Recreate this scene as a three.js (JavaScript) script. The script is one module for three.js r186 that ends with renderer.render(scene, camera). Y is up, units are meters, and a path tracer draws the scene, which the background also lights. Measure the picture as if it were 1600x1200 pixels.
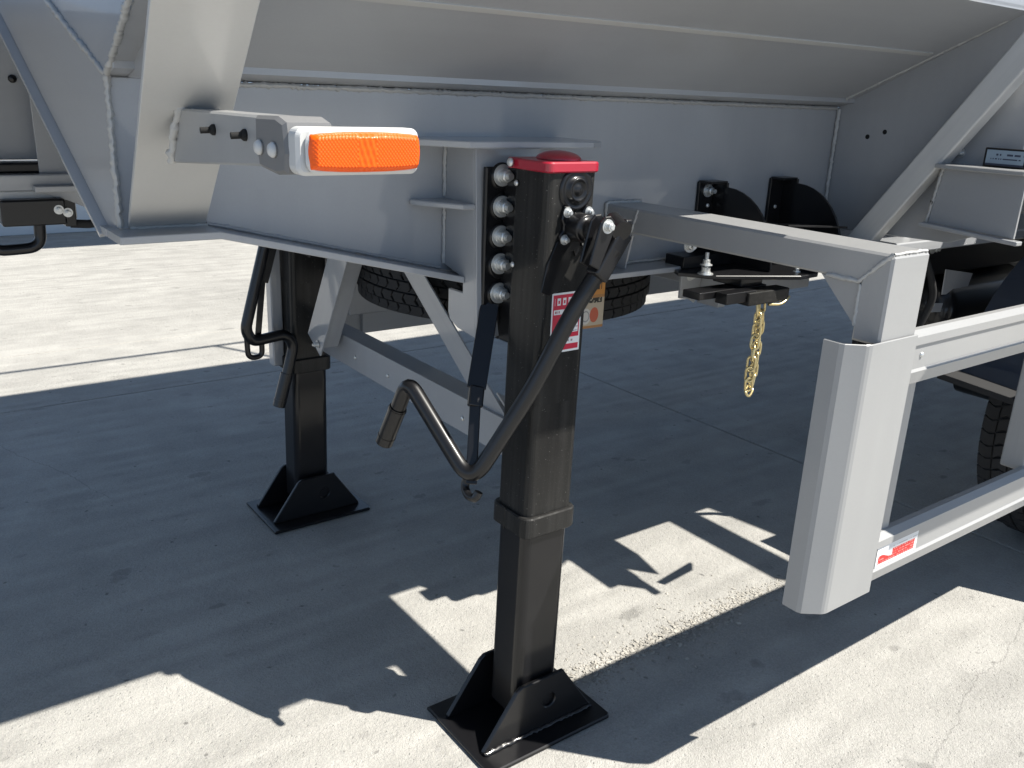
import * as THREE from 'three';
import { RoundedBoxGeometry } from 'three/addons/geometries/RoundedBoxGeometry.js';
import { mergeGeometries } from 'three/addons/utils/BufferGeometryUtils.js';

// ---------------------------------------------------------------- camera, sky, sun, exposure
const scene = new THREE.Scene();
const camera = new THREE.PerspectiveCamera(47.23, 4 / 3, 0.05, 600);
camera.position.set(0, 1.5, 0);
camera.rotation.order = 'YXZ';
camera.rotation.set(-18.275 * Math.PI / 180, -36.905 * Math.PI / 180, 2.397 * Math.PI / 180);
camera.updateMatrixWorld();

const SUN = new THREE.Vector3(0.47, 1, 0.52).normalize();
{
  // clear sky: deep blue overhead, paler towards the horizon and round the sun
  const W = 512, H = 256, d = new Float32Array(W * H * 4);
  for (let j = 0; j < H; j++) for (let i = 0; i < W; i++) {
    const el = ((j + 0.5) / H - 0.5) * Math.PI, az = ((i + 0.5) / W - 0.5) * 2 * Math.PI;
    const dir = new THREE.Vector3(Math.cos(el) * Math.cos(az), Math.sin(el), Math.cos(el) * Math.sin(az));
    const h = Math.pow(1 - Math.max(0, dir.y), 2.2), c = Math.max(0, dir.dot(SUN));
    const glow = 0.10 * Math.pow(c, 8) + 0.25 * Math.pow(c, 90);
    const k = (j * W + i) * 4;
    d[k] = 0.034 + 0.34 * h + glow; d[k + 1] = 0.072 + 0.45 * h + glow * 0.95; d[k + 2] = 0.15 + 0.58 * h + glow * 0.85; d[k + 3] = 1;
  }
  const sky = new THREE.DataTexture(d, W, H, THREE.RGBAFormat, THREE.FloatType);
  sky.mapping = THREE.EquirectangularReflectionMapping; sky.magFilter = sky.minFilter = THREE.LinearFilter; sky.needsUpdate = true;
  scene.background = sky; scene.environment = sky;
}

const sun = new THREE.DirectionalLight(new THREE.Color(1, 0.957, 0.875), 5);
sun.position.copy(SUN).multiplyScalar(30).add(new THREE.Vector3(2, 0, -2));
sun.target.position.set(2, 0, -2);
sun.castShadow = true;
sun.shadow.radius = 1;
sun.shadow.mapSize.set(4096, 4096);
Object.assign(sun.shadow.camera, { left: -9, right: 9, top: 9, bottom: -9, near: 1, far: 70 });
scene.add(sun, sun.target);

const renderer = new THREE.WebGLRenderer({ antialias: true });
renderer.toneMapping = THREE.LinearToneMapping;
renderer.toneMappingExposure = 1.98;
renderer.shadowMap.enabled = true;

// ---------------------------------------------------------------- helpers
let seed = 12345;
const rnd = () => { seed = (seed * 1664525 + 1013904223) >>> 0; return seed / 4294967296; };
const V = (x, y, z) => new THREE.Vector3(x, y, z);
const used = {};
function numbered(n) { const k = used[n] = (used[n] ?? -1) + 1; return k ? `${n}_${String(k).padStart(3, '0')}` : n; }
function merge(list) {
  const gs = (Array.isArray(list) ? list : [list]).map((g) => {
    const q = g.index ? g.toNonIndexed() : g;
    for (const k of Object.keys(q.attributes)) if (!['position', 'normal', 'uv'].includes(k)) q.deleteAttribute(k);
    return q;
  });
  return gs.length === 1 ? gs[0] : mergeGeometries(gs);
}
function mesh(name, geos, mat, parent, label) {
  if (name === 'weld_bead' && Array.isArray(geos)) { for (const g of geos) mesh(name, g, mat, parent, label); return; }
  const m = new THREE.Mesh(merge(geos), mat);
  m.name = parent === scene ? numbered(name) : name;
  m.castShadow = m.receiveShadow = true;
  if (label) m.userData.label = label;
  parent.add(m);
  return m;
}
function group(name, parent, label) {
  const g = new THREE.Group(); g.name = parent === scene ? numbered(name) : name;
  if (label) g.userData.label = label;
  parent.add(g); return g;
}
function tag(o, label, category, grp, kind) {
  o.userData.label = label; if (category) o.userData.category = category;
  if (grp) o.userData.group = grp; if (kind) o.userData.kind = kind; return o;
}
// a box given by its limits, with rounded edges
function box(x0, x1, y0, y1, z0, z1, r = 0.003) {
  const w = x1 - x0, h = y1 - y0, d = z1 - z0;
  const g = new RoundedBoxGeometry(w, h, d, 2, Math.min(r, w / 2.1, h / 2.1, d / 2.1));
  g.translate((x0 + x1) / 2, (y0 + y1) / 2, (z0 + z1) / 2);
  return g;
}
// extrude a polygon along an axis; points are (z,y) for 'x', (x,z) for 'y', (x,y) for 'z'
function prism(axis, pts, a0, a1, bevel = 0.0015, holes = []) {
  const c = axis === 'x' ? (p) => new THREE.Vector2(-p[0], p[1]) : axis === 'y' ? (p) => new THREE.Vector2(p[0], -p[1]) : (p) => new THREE.Vector2(p[0], p[1]);
  const s = new THREE.Shape(pts.map(c));
  for (const h of holes) s.holes.push(new THREE.Path(h.map(c)));
  const lo = Math.min(a0, a1), d = Math.abs(a1 - a0);
  const b = Math.min(bevel, d / 2.2);
  const g = new THREE.ExtrudeGeometry(s, { depth: d - 2 * b, bevelEnabled: b > 0, bevelSize: b, bevelThickness: b, bevelOffset: -b, bevelSegments: 1, steps: 1, curveSegments: 8 });
  g.translate(0, 0, lo + b);
  if (axis === 'x') g.rotateY(Math.PI / 2);
  if (axis === 'y') g.rotateX(-Math.PI / 2);
  return g;
}
// a flat plate through a 3D polygon, its thickness going to the side of `to`
function slab(pts, t, to, bevel = 0.001) {
  const P = pts.map((p) => V(...p)), o = P[0];
  const u = P[1].clone().sub(o).normalize();
  let n = u.clone().cross(P[2].clone().sub(o)).normalize();
  if (n.dot(V(...to)) < 0) n.negate();
  const v = n.clone().cross(u);
  const s = new THREE.Shape(P.map((p) => { const d = p.clone().sub(o); return new THREE.Vector2(d.dot(u), d.dot(v)); }));
  const g = new THREE.ExtrudeGeometry(s, { depth: t - 2 * bevel, bevelEnabled: true, bevelSize: bevel, bevelThickness: bevel, bevelOffset: -bevel, bevelSegments: 1 });
  g.translate(0, 0, bevel);
  g.applyMatrix4(new THREE.Matrix4().makeBasis(u, v, n).setPosition(o));
  return g;
}
// a bar of w x h between two points; `side` is the direction of its width
function bar(p, q, w, h, side, r = 0.003) {
  const a = V(...p), b = V(...q), d = b.clone().sub(a), L = d.length(); d.normalize();
  const s = V(...side); s.addScaledVector(d, -s.dot(d)).normalize();
  const n = d.clone().cross(s);
  const g = new RoundedBoxGeometry(w, h, L, 2, Math.min(r, w / 2.1, h / 2.1));
  g.applyMatrix4(new THREE.Matrix4().makeBasis(s, n, d).setPosition(a.add(b).multiplyScalar(0.5)));
  return g;
}
// polyline with rounded bends
function bent(pts, R, n = 7) {
  const P = pts.map((p) => V(...p)), out = [P[0]];
  for (let i = 1; i < P.length - 1; i++) {
    const a = P[i - 1].clone().sub(P[i]), b = P[i + 1].clone().sub(P[i]);
    const r = Math.min(R, a.length() * 0.48, b.length() * 0.48);
    const s = P[i].clone().addScaledVector(a.normalize(), r), e = P[i].clone().addScaledVector(b.normalize(), r);
    for (let k = 0; k <= n; k++) {
      const t = k / n;
      out.push(s.clone().multiplyScalar((1 - t) ** 2).addScaledVector(P[i], 2 * t * (1 - t)).addScaledVector(e, t * t));
    }
  }
  out.push(P[P.length - 1]);
  return out;
}
function sweep(points, r, sides = 12, closed = false) {     // round rod along points (given close enough together)
  const path = new THREE.CurvePath();
  for (let i = 0; i < points.length - 1; i++) if (points[i].distanceTo(points[i + 1]) > 1e-5) path.add(new THREE.LineCurve3(points[i], points[i + 1]));
  if (closed) path.add(new THREE.LineCurve3(points[points.length - 1], points[0]));
  const c = new THREE.CatmullRomCurve3(points, closed, 'centripetal');
  return new THREE.TubeGeometry(c, points.length * 4, r, sides, closed);
}
function rod(p, q, r0, r1 = r0, sides = 20) {
  const a = V(...p), b = V(...q), d = b.clone().sub(a);
  const g = new THREE.CylinderGeometry(r1, r0, d.length(), sides);
  g.applyQuaternion(new THREE.Quaternion().setFromUnitVectors(V(0, 1, 0), d.clone().normalize()));
  g.translate(...a.add(b).multiplyScalar(0.5).toArray());
  return g;
}
// rounded-edge disc stack turned about an axis from p along dir
function turned(p, dir, profile, sides = 24) {
  const g = new THREE.LatheGeometry(profile.map(([r, h]) => new THREE.Vector2(r, h)), sides);
  g.applyQuaternion(new THREE.Quaternion().setFromUnitVectors(V(0, 1, 0), V(...dir).normalize()));
  g.translate(...p);
  return g;
}
function weldBead(pts, r = 0.005, step = 0.006, squash = 1) {   // a rippled weld bead
  const P = pts.map((p) => V(...p)); const path = new THREE.CurvePath();
  for (let i = 0; i < P.length - 1; i++) path.add(new THREE.LineCurve3(P[i], P[i + 1]));
  const L = path.getLength(), n = Math.max(4, Math.round(L / step));
  const g = new THREE.TubeGeometry(path, n, r, 6, false);
  const pos = g.attributes.position, rings = n + 1;
  for (let i = 0; i < rings; i++) {
    const c = path.getPointAt(i / n), k = 0.62 + 0.3 * (i % 2) + 0.45 * rnd(), j = V((rnd() - .5), (rnd() - .5), (rnd() - .5)).multiplyScalar(r * 0.45);
    for (let s = 0; s <= 6; s++) {
      const id = i * 7 + s;
      pos.setXYZ(id, c.x + j.x + (pos.getX(id) - c.x) * k, c.y + j.y + (pos.getY(id) - c.y) * k, c.z + j.z + (pos.getZ(id) - c.z) * k);
    }
  }
  g.computeVertexNormals();
  return g;
}
// washer + hexagon nut + thread end
function boltGeo(p, dir, s = 1, stud = 0.012) {
  const d = V(...dir).normalize(), o = V(...p), at = (h) => o.clone().addScaledVector(d, h).toArray();
  const spin = rnd() * 1.05;
  const nut = new THREE.CylinderGeometry(0.0138 * s, 0.0138 * s, 0.014 * s, 6); nut.rotateY(spin);
  const nutTop = new THREE.CylinderGeometry(0.0115 * s, 0.0142 * s, 0.002 * s, 6); nutTop.rotateY(spin); nutTop.translate(0, 0.008 * s, 0);
  const q = new THREE.Quaternion().setFromUnitVectors(V(0, 1, 0), d);
  for (const g of [nut, nutTop]) { g.applyQuaternion(q); g.translate(...at(0.013 * s)); }
  const disc = (h, r, t, n = 26) => { const g = new THREE.CylinderGeometry(r * 0.97, r, t, n); g.translate(0, h + t / 2, 0); g.applyQuaternion(q); g.translate(...p); return g; };
  return [disc(0, 0.0235 * s, 0.003 * s), disc(0.003 * s, 0.0165 * s, 0.004 * s), nut, nutTop,
    ...[0, 1, 2, 3].map((k) => disc(0.02 * s + stud * k / 4, 0.0078 * s, stud / 4 * 0.9, 14))];
}
function screwGeo(p, dir, r) { return [turned(p, dir, [[0, 0], [r, 0], [r, r * 0.35], [r * 0.7, r * 0.75], [0, r * 0.85]], 14)]; }

// ---------------------------------------------------------------- noise and textures
function hash(x, y, s) { let h = (x * 374761393 + y * 668265263 + s * 974711) | 0; h = Math.imul(h ^ (h >>> 13), 1274126177); return ((h ^ (h >>> 16)) >>> 0) / 4294967296; }
function vnoise(x, y, per, s) {          // tiling value noise, `per` cells per tile
  const xi = Math.floor(x), yi = Math.floor(y), fx = x - xi, fy = y - yi, u = fx * fx * (3 - 2 * fx), v = fy * fy * (3 - 2 * fy);
  const m = (a) => ((a % per) + per) % per, x0 = m(xi), x1 = m(xi + 1), y0 = m(yi), y1 = m(yi + 1);
  return (hash(x0, y0, s) * (1 - u) + hash(x1, y0, s) * u) * (1 - v) + (hash(x0, y1, s) * (1 - u) + hash(x1, y1, s) * u) * v;
}
function fbm(u, v, per, oct, s) { let a = 0, w = 0.5, t = 0; for (let o = 0; o < oct; o++) { a += w * vnoise(u * per, v * per, per, s + o); t += w; per *= 2; w *= 0.5; } return a / t; }
const lin2s = (c) => c <= 0.0031308 ? c * 12.92 : 1.055 * Math.pow(c, 1 / 2.4) - 0.055;
function texture(size, fn, color, repeat = 1, hgt = size) {
  const d = new Uint8Array(size * hgt * 4);
  for (let j = 0; j < hgt; j++) for (let i = 0; i < size; i++) {
    const c = fn(i / size, j / hgt, i, j), k = (j * size + i) * 4;
    if (Array.isArray(c)) for (let q = 0; q < 3; q++) d[k + q] = Math.max(0, Math.min(255, lin2s(Math.max(0, c[q])) * 255 + rnd() - 0.5));
    else d[k] = d[k + 1] = d[k + 2] = Math.max(0, Math.min(255, c * 255 + (rnd() + rnd() - 1) * 1.6));
    d[k + 3] = 255;
  }
  const t = new THREE.DataTexture(d, size, hgt); t.wrapS = t.wrapT = THREE.RepeatWrapping; t.magFilter = THREE.LinearFilter; t.minFilter = THREE.LinearMipmapLinearFilter; t.generateMipmaps = true;
  if (color) t.colorSpace = THREE.SRGBColorSpace;
  if (Array.isArray(repeat)) t.repeat.set(...repeat); else t.repeat.set(repeat, repeat);
  t.needsUpdate = true; return t;
}
// concrete: 6 m tile, broad mottling, trowel streaks along the trailer, stains, pores
const CT = 2048;
const stain = new Float32Array(CT * CT);
function blot(cx, cy, rx, ry, a, ang) {
  const R = Math.ceil(Math.max(rx, ry) * 1.6), ca = Math.cos(ang), sa = Math.sin(ang), sd = Math.floor(rnd() * 999);
  for (let y = -R; y <= R; y++) for (let x = -R; x <= R; x++) {
    const u = (x * ca + y * sa) / rx, v = (-x * sa + y * ca) / ry, d = Math.sqrt(u * u + v * v) + (vnoise(x * 0.25 + 500, y * 0.25 + 500, 4096, sd) - 0.5) * 0.7;
    if (d < 1) { const k = (((cy + y) % CT + CT) % CT) * CT + (((cx + x) % CT + CT) % CT); stain[k] = Math.max(stain[k], a * Math.min(1, (1 - d) * 2.5)); }
  }
}
for (let i = 0; i < 300; i++) { const r = 2.5 + 7 * rnd() ** 2; blot(Math.floor(rnd() * CT), Math.floor(rnd() * CT), r * (1 + 1.2 * rnd()), r, 0.12 + 0.3 * rnd(), rnd() * 0.6 - 0.3); }
for (let i = 0; i < 900; i++) { const r = 0.8 + 1.2 * rnd(); blot(Math.floor(rnd() * CT), Math.floor(rnd() * CT), r * (1 + rnd()), r, 0.35 + 0.4 * rnd(), rnd() * 3); }
for (let i = 0; i < 40; i++) { const r = 12 + 26 * rnd(); blot(Math.floor(rnd() * CT), Math.floor(rnd() * CT), r * (1.2 + rnd()), r, 0.05 + 0.1 * rnd(), rnd() * 0.6); }
for (let c = 0; c < 5; c++) { let x = rnd() * CT, y = rnd() * CT, an = rnd() * 6.28; const L = 250 + 500 * rnd(); for (let i = 0; i < L; i++) { const w = an + (rnd() - 0.5) * 1.6; x += Math.cos(w); y += Math.sin(w); const k = ((Math.floor(y) % CT + CT) % CT) * CT + ((Math.floor(x) % CT + CT) % CT); stain[k] = Math.max(stain[k], 0.25 + 0.3 * rnd()); } }
const concreteMap = texture(CT, (u, v, i, j) => {
  let a = 0.31 + 0.12 * (fbm(u, v, 5, 5, 11) - 0.5) + 0.075 * (fbm(u * 1, v * 1, 60, 3, 31) - 0.5);
  a += 0.065 * (vnoise(u * 24, v * 150, 600, 51) - 0.5) * (0.4 + fbm(u, v, 4, 2, 81));
  a += 0.08 * (hash(i, j, 5) - 0.5);
  a *= 1 - stain[j * CT + i] * 0.75;
  return [a, a * 0.972, a * 0.905];
}, true, 1 / 6);
const concreteBump = texture(1024, (u, v, i, j) => 0.5 + 0.5 * (fbm(u, v, 90, 3, 7) - 0.5) + 0.3 * (hash(i >> 1, j >> 1, 9) - 0.5) - (hash(i >> 2, j >> 2, 3) > 0.985 ? 0.35 : 0), false, 1 / 1.1);
const paintMap = texture(512, (u, v, i, j) => { const f = fbm(u, v, 4, 6, 21), st = fbm(u * 1, v * 0.1, 40, 3, 61); const a = 0.92 + 0.16 * (f - 0.5) + 0.05 * (st - 0.5) + 0.025 * (hash(i, j, 4) - 0.5), w = 0.03 * Math.max(0, f - 0.5); return [a, a - w * 0.4, a - w]; }, true, 1 / 1.3);
const dustMap = texture(512, (u, v, i, j) => {
  const st = fbm(u, v * 0.05, 26, 4, 3), cl = fbm(u, v, 5, 4, 13), sp = hash(i, j, 8), sp2 = hash(i >> 1, j >> 1, 18);
  let a = 0.010 + 0.022 * Math.max(0, st - 0.4) * (0.3 + 1.4 * Math.max(0, cl - 0.35) * 2) + 0.010 * Math.max(0, cl - 0.45) + 0.006 * sp;
  if (sp > 0.9965) a = 0.12; if (sp2 > 0.9987) a = 0.2;
  return [a, a * 0.98, a * 0.94];
}, true, [1 / 0.35, 1 / 0.7], 1024);
const dustRough = texture(512, (u, v, i, j) => 0.40 + 0.45 * fbm(u, v * 0.1, 30, 4, 3), false, [1 / 0.35, 1 / 0.7], 512);

function std(o) { return new THREE.MeshPhysicalMaterial(o); }
const C = (r, g, b) => new THREE.Color().setRGB(r, g, b);
const M = {
  grey: std({ color: C(0.35, 0.36, 0.375), map: paintMap, roughness: 0.4, clearcoat: 0.7, clearcoatRoughness: 0.07 }),
  light: std({ color: C(0.32, 0.322, 0.322), map: paintMap, roughness: 0.4, clearcoat: 0.4, clearcoatRoughness: 0.15 }),
  weld: std({ color: C(0.4, 0.4, 0.39), roughness: 0.5, clearcoat: 0.3 }),
  black: std({ color: C(0.006, 0.006, 0.007), roughness: 0.4, specularIntensity: 0.5, clearcoat: 0.4, clearcoatRoughness: 0.1 }),
  dusty: std({ color: C(1, 1, 1), map: dustMap, roughness: 1, roughnessMap: dustRough, specularIntensity: 0.35, clearcoat: 0.22, clearcoatRoughness: 0.12 }),
  rubber: std({ color: C(0.016, 0.016, 0.017), roughness: 0.82 }),
  darkcap: std({ color: C(0.15, 0.15, 0.152), roughness: 0.5 }),
  hole: std({ color: C(0.008, 0.008, 0.008), roughness: 0.9 }),
  zinc: std({ color: C(0.62, 0.63, 0.62), metalness: 0.65, roughness: 0.34 }),
  brass: std({ color: C(0.72, 0.6, 0.32), metalness: 0.85, roughness: 0.3 }),
  red: std({ color: C(0.36, 0.008, 0.028), roughness: 0.33, clearcoat: 0.6, clearcoatRoughness: 0.15 }),
  amber: std({ color: C(0.86, 0.10, 0.001), roughness: 0.32, specularIntensity: 0.5, clearcoat: 0.2, clearcoatRoughness: 0.06, emissive: C(0, 0, 0) }),
  amberBack: std({ color: C(0.98, 0.24, 0.015), roughness: 0.35 }),
  white: std({ color: C(0.52, 0.52, 0.51), roughness: 0.4 }),
  pale: std({ color: C(0.56, 0.56, 0.55), map: paintMap, roughness: 0.4, clearcoat: 0.4, clearcoatRoughness: 0.15 }),  // guard paint made lighter to stand in for bounce light on strut and brace
  concrete: std({ map: concreteMap, bumpMap: concreteBump, bumpScale: 0.004, roughness: 0.92 }),
  filler: std({ color: C(0.06, 0.055, 0.05), roughness: 0.95 }),
  blueWall: std({ color: C(0.58, 0.63, 0.67), map: paintMap, roughness: 0.8 }),
  darkBlue: std({ color: C(0.02, 0.03, 0.05), roughness: 0.3, clearcoat: 0.6 }),
};

// ---------------------------------------------------------------- ground
const ground = group('ground', scene); tag(ground, 'pale dusty concrete yard of large slabs with dark joints', null, null, 'structure');
{
  const base = new THREE.PlaneGeometry(520, 520); base.rotateX(-Math.PI / 2); base.translate(0, -0.03, 0);
  mesh('joint_filler', base, M.filler, ground);
  const xs = [-60, -12, -4.3, 3.2, 10.7, 18, 60], zs = [-70, -20, -13, -9.0, -5.4, -4.455, 3.0, 10, 60];
  for (let i = 0; i < xs.length - 1; i++) for (let j = 0; j < zs.length - 1; j++) {
    const gap = zs[j] === -5.4 || zs[j + 1] === -5.4 ? 0.003 : 0.005;
    const g = prism('y', [[xs[i] + 0.005, zs[j] + gap], [xs[i + 1] - 0.005, zs[j] + gap], [xs[i + 1] - 0.005, zs[j + 1] - gap], [xs[i] + 0.005, zs[j + 1] - gap]], -0.025, 0, 0.004);
    const m = mesh('slab', g, M.concrete, ground); m.castShadow = false;
  }
}
// ---------------------------------------------------------------- low wall at the back of the yard; unseen canopy added for shade
{
  const w = group('low_wall', scene); tag(w, 'low pale blue grey wall along the back edge of the yard', 'wall');
  mesh('wall', box(-14, 26, 0, 0.52, -9.9, -9.72, 0.01), M.blueWall, w);
  mesh('coping', box(-14, 26, 0.52, 0.58, -9.93, -9.69, 0.012), M.blueWall, w);
  const s = group('shade_canopy', scene); tag(s, 'unseen canopy added high up to shade the back wall and its foot', 'canopy');
  mesh('canopy_top', box(-15, 27, 4.2, 4.32, -8.6, -6.68, 0.02), M.grey, s);
  for (const x of [-14.5, 26]) mesh('post', box(x - 0.1, x + 0.1, 0, 4.2, -7.7, -7.5, 0.01), M.grey, s);
}
// ---------------------------------------------------------------- the trailer
const T = group('semi_trailer', scene);
tag(T, 'silver grey bulk semi trailer resting on two black landing legs', 'trailer');
const ZC = -2.137, mz = (z) => 2 * ZC - z;      // the trailer's centre plane

// hopper
const hopper = group('hopper', T);
const X0 = 0.385, X1 = 9.2;
for (const s of [0, 1]) {
  const q = (z) => s ? mz(z) : z;
  mesh('slope_plate', prism('x', [[q(-1.688), 1.519], [q(-1.205), 1.7557], [q(-1.205), 1.7667], [q(-1.688), 1.529]], X0, X1), M.grey, hopper);
  mesh('bottom_strip', prism('x', [[q(-1.731), 1.501], [q(-1.672), 1.515], [q(-1.672), 1.5268], [q(-1.731), 1.513]], X0, X1), M.grey, hopper);
  mesh('side_wall', box(X0, X1, 1.757, 3.1, s ? mz(-1.205) : -1.217, s ? mz(-1.217) : -1.205), M.grey, hopper);
  mesh('top_rail', box(X0, X1, 3.08, 3.14, s ? mz(-1.195) : -1.3, s ? mz(-1.3) : -1.195, 0.008), M.grey, hopper);
}
mesh('floor_plate', box(X0, X1, 1.512, 1.52, mz(-1.7), -1.7, 0.002), M.grey, hopper);
mesh('shade_plate', box(1.5, 1.848, 1.79, 1.8, -1.21, -0.87), M.grey, hopper);  // unseen plate added to darken the gap between leg and arm shadows
mesh('roof_cover', box(X0, X1, 3.06, 3.08, mz(-1.27), -1.27, 0.004), M.grey, hopper);
mesh('front_wall', slab([[0.385, 1.502, -1.724], [0.349, 1.607, -1.889], [0.0, 2.63, -3.49], [0.2, 3.1, -2.9], [0.36, 3.1, -1.26], [0.372, 1.73, -1.262]], 0.008, [1, 0, 0]), M.grey, hopper);
mesh('front_wall', box(0.42, 0.43, 1.5, 3.1, mz(-1.26), -1.3), M.grey, hopper);
mesh('rear_wall', box(X1, X1 + 0.01, 1.5, 3.1, mz(-1.26), -1.26), M.grey, hopper);
mesh('weld_bead', weldBead([[0.62, 1.5195, -1.689], [2.5, 1.5195, -1.689]], 0.0045), M.weld, hopper);
mesh('seam_strip', bar([0.55, 1.642, -1.438], [2.47, 1.651, -1.419], 0.016, 0.006, [0, 0.49, 1], 0.001), M.weld, hopper);
mesh('weld_bead', weldBead([[0.384, 1.505, -1.717], [0.374, 1.66, -1.40]], 0.006), M.weld, hopper);
mesh('weld_bead', weldBead([[0.384, 1.504, -1.728], [0.347, 1.607, -1.889], [0.31, 1.72, -2.06]], 0.006), M.weld, hopper);
mesh('weld_bead', [weldBead([[2.522, 1.515, -1.715], [2.522, 1.764, -1.205]], 0.006), weldBead([[2.485, 1.518, -1.69], [2.52, 1.735, -1.252]], 0.0045)], M.weld, hopper);
// rail above the far edge (its thin shadow lies on the yard)
mesh('tarp_rail', [rod([-1, 3.35, mz(-0.92)], [9, 3.35, mz(-0.92)], 0.016), rod([3.17, 3.35, mz(-0.92)], [3.13, 2.7, mz(-1.06)], 0.014), rod([7.8, 3.35, mz(-0.92)], [7.8, 2.9, mz(-1.25)], 0.014)], M.grey, hopper);

// main beams: web, sloping bottom flange, welds
const yb = (x) => x < 0.537 ? 1.236 : x < 1.12 ? 1.236 - 0.2435 * (x - 0.537) : x < 1.2 ? 1.094 - 0.26 * (x - 1.12) : 1.073;
for (const s of [0, 1]) {
  const beam = group('main_beam', T);
  const q = (z) => s ? mz(z) : z;
  const outline = [[X0, 1.5], [X0, 1.236], [0.537, 1.236], [1.12, 1.094], [1.2, 1.073], [6.5, 1.073], [6.5, 1.5]];
  mesh('web', prism('z', outline, q(-1.725), q(-1.735), 0.001), M.grey, beam);
  const fl = (x0, x1, z0, z1) => {
    const top = [], bot = [];
    for (const x of [x0, 0.537, 1.12, 1.2, x1].filter((x) => x >= x0 && x <= x1).filter((x, i, a) => a.indexOf(x) === i)) { top.push([x, yb(x)]); bot.unshift([x, yb(x) - 0.014]); }
    return prism('z', top.concat(bot), q(z0), q(z1), 0.0015);
  };
  mesh('bottom_flange', fl(0.36, 1.079, -1.725, -1.63), M.grey, beam);
  mesh('bottom_flange', fl(1.081, 6.5, -1.725, -1.63), M.grey, beam);
  mesh('inner_flange', fl(0.36, 6.5, -1.81, -1.735), M.grey, beam);
  if (!s) {
    mesh('weld_bead', weldBead([[0.6, 1.497, -1.722], [2.52, 1.497, -1.722]], 0.0055), M.weld, beam);
    mesh('weld_bead', weldBead([[0.54, 1.239, -1.721], [1.07, 1.11, -1.721]], 0.004), M.grey, beam);
    mesh('weld_bead', weldBead([[1.1, 1.1, -1.721], [1.2, 1.077, -1.721], [2.52, 1.077, -1.721]], 0.0045), M.weld, beam);
    mesh('weld_bead', weldBead([[0.384, 1.503, -1.722], [0.382, 1.24, -1.722]], 0.006), M.weld, beam);
    mesh('weld_bead', weldBead([[2.524, 1.495, -1.719], [2.524, 1.13, -1.719]], 0.006), M.weld, beam);
    // leg bracket on the web
    const br = group('leg_bracket', T);
    mesh('side_plate', prism('x', [[-1.725, 1.39], [-1.61, 1.39], [-1.585, 0.972], [-1.66, 0.98], [-1.69, 0.992], [-1.7, 1.01], [-1.7, 1.065], [-1.64, 1.066], [-1.64, 1.1], [-1.725, 1.12]], 1.08, 1.09, 0.0015), M.grey, br);
    mesh('front_plate', slab([[1.08, 1.39, -1.611], [1.29, 1.39, -1.611], [1.29, 0.972, -1.586], [1.08, 0.972, -1.586]], 0.01, [0, 0, 1]), M.grey, br);
    mesh('side_plate', prism('x', [[-1.725, 1.39], [-1.61, 1.39], [-1.585, 0.972], [-1.64, 0.98], [-1.64, 1.08], [-1.725, 1.09]], 1.28, 1.29, 0.0015), M.grey, br);
    mesh('top_plate', prism('y', [[0.965, -1.7], [1.045, -1.725], [1.4, -1.725], [1.425, -1.61], [1.41, -1.572], [1.36, -1.542], [1.03, -1.548], [0.955, -1.64]], 1.39, 1.404, 0.002), M.grey, br);
    mesh('shelf_gusset', prism('y', [[0.985, -1.712], [0.99, -1.7], [1.05, -1.6], [1.079, -1.596], [1.079, -1.725], [0.99, -1.725]], 1.258, 1.27, 0.0025), M.grey, br);
    mesh('weld_bead', [weldBead([[1.078, 1.388, -1.72], [1.078, 1.275, -1.72]], 0.0045), weldBead([[1.078, 1.255, -1.72], [1.078, 1.12, -1.72]], 0.0045)], M.weld, br);
    mesh('stiffener_rib', prism('x', [[-1.725, 1.166], [-1.64, 1.166], [-1.66, 1.075], [-1.725, 1.075]], 1.60, 1.606), M.grey, br);
    mesh('stiffener_rib', prism('x', [[-1.725, 1.166], [-1.64, 1.166], [-1.66, 1.075], [-1.725, 1.075]], 1.44, 1.446), M.grey, br);
  }
}
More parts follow.
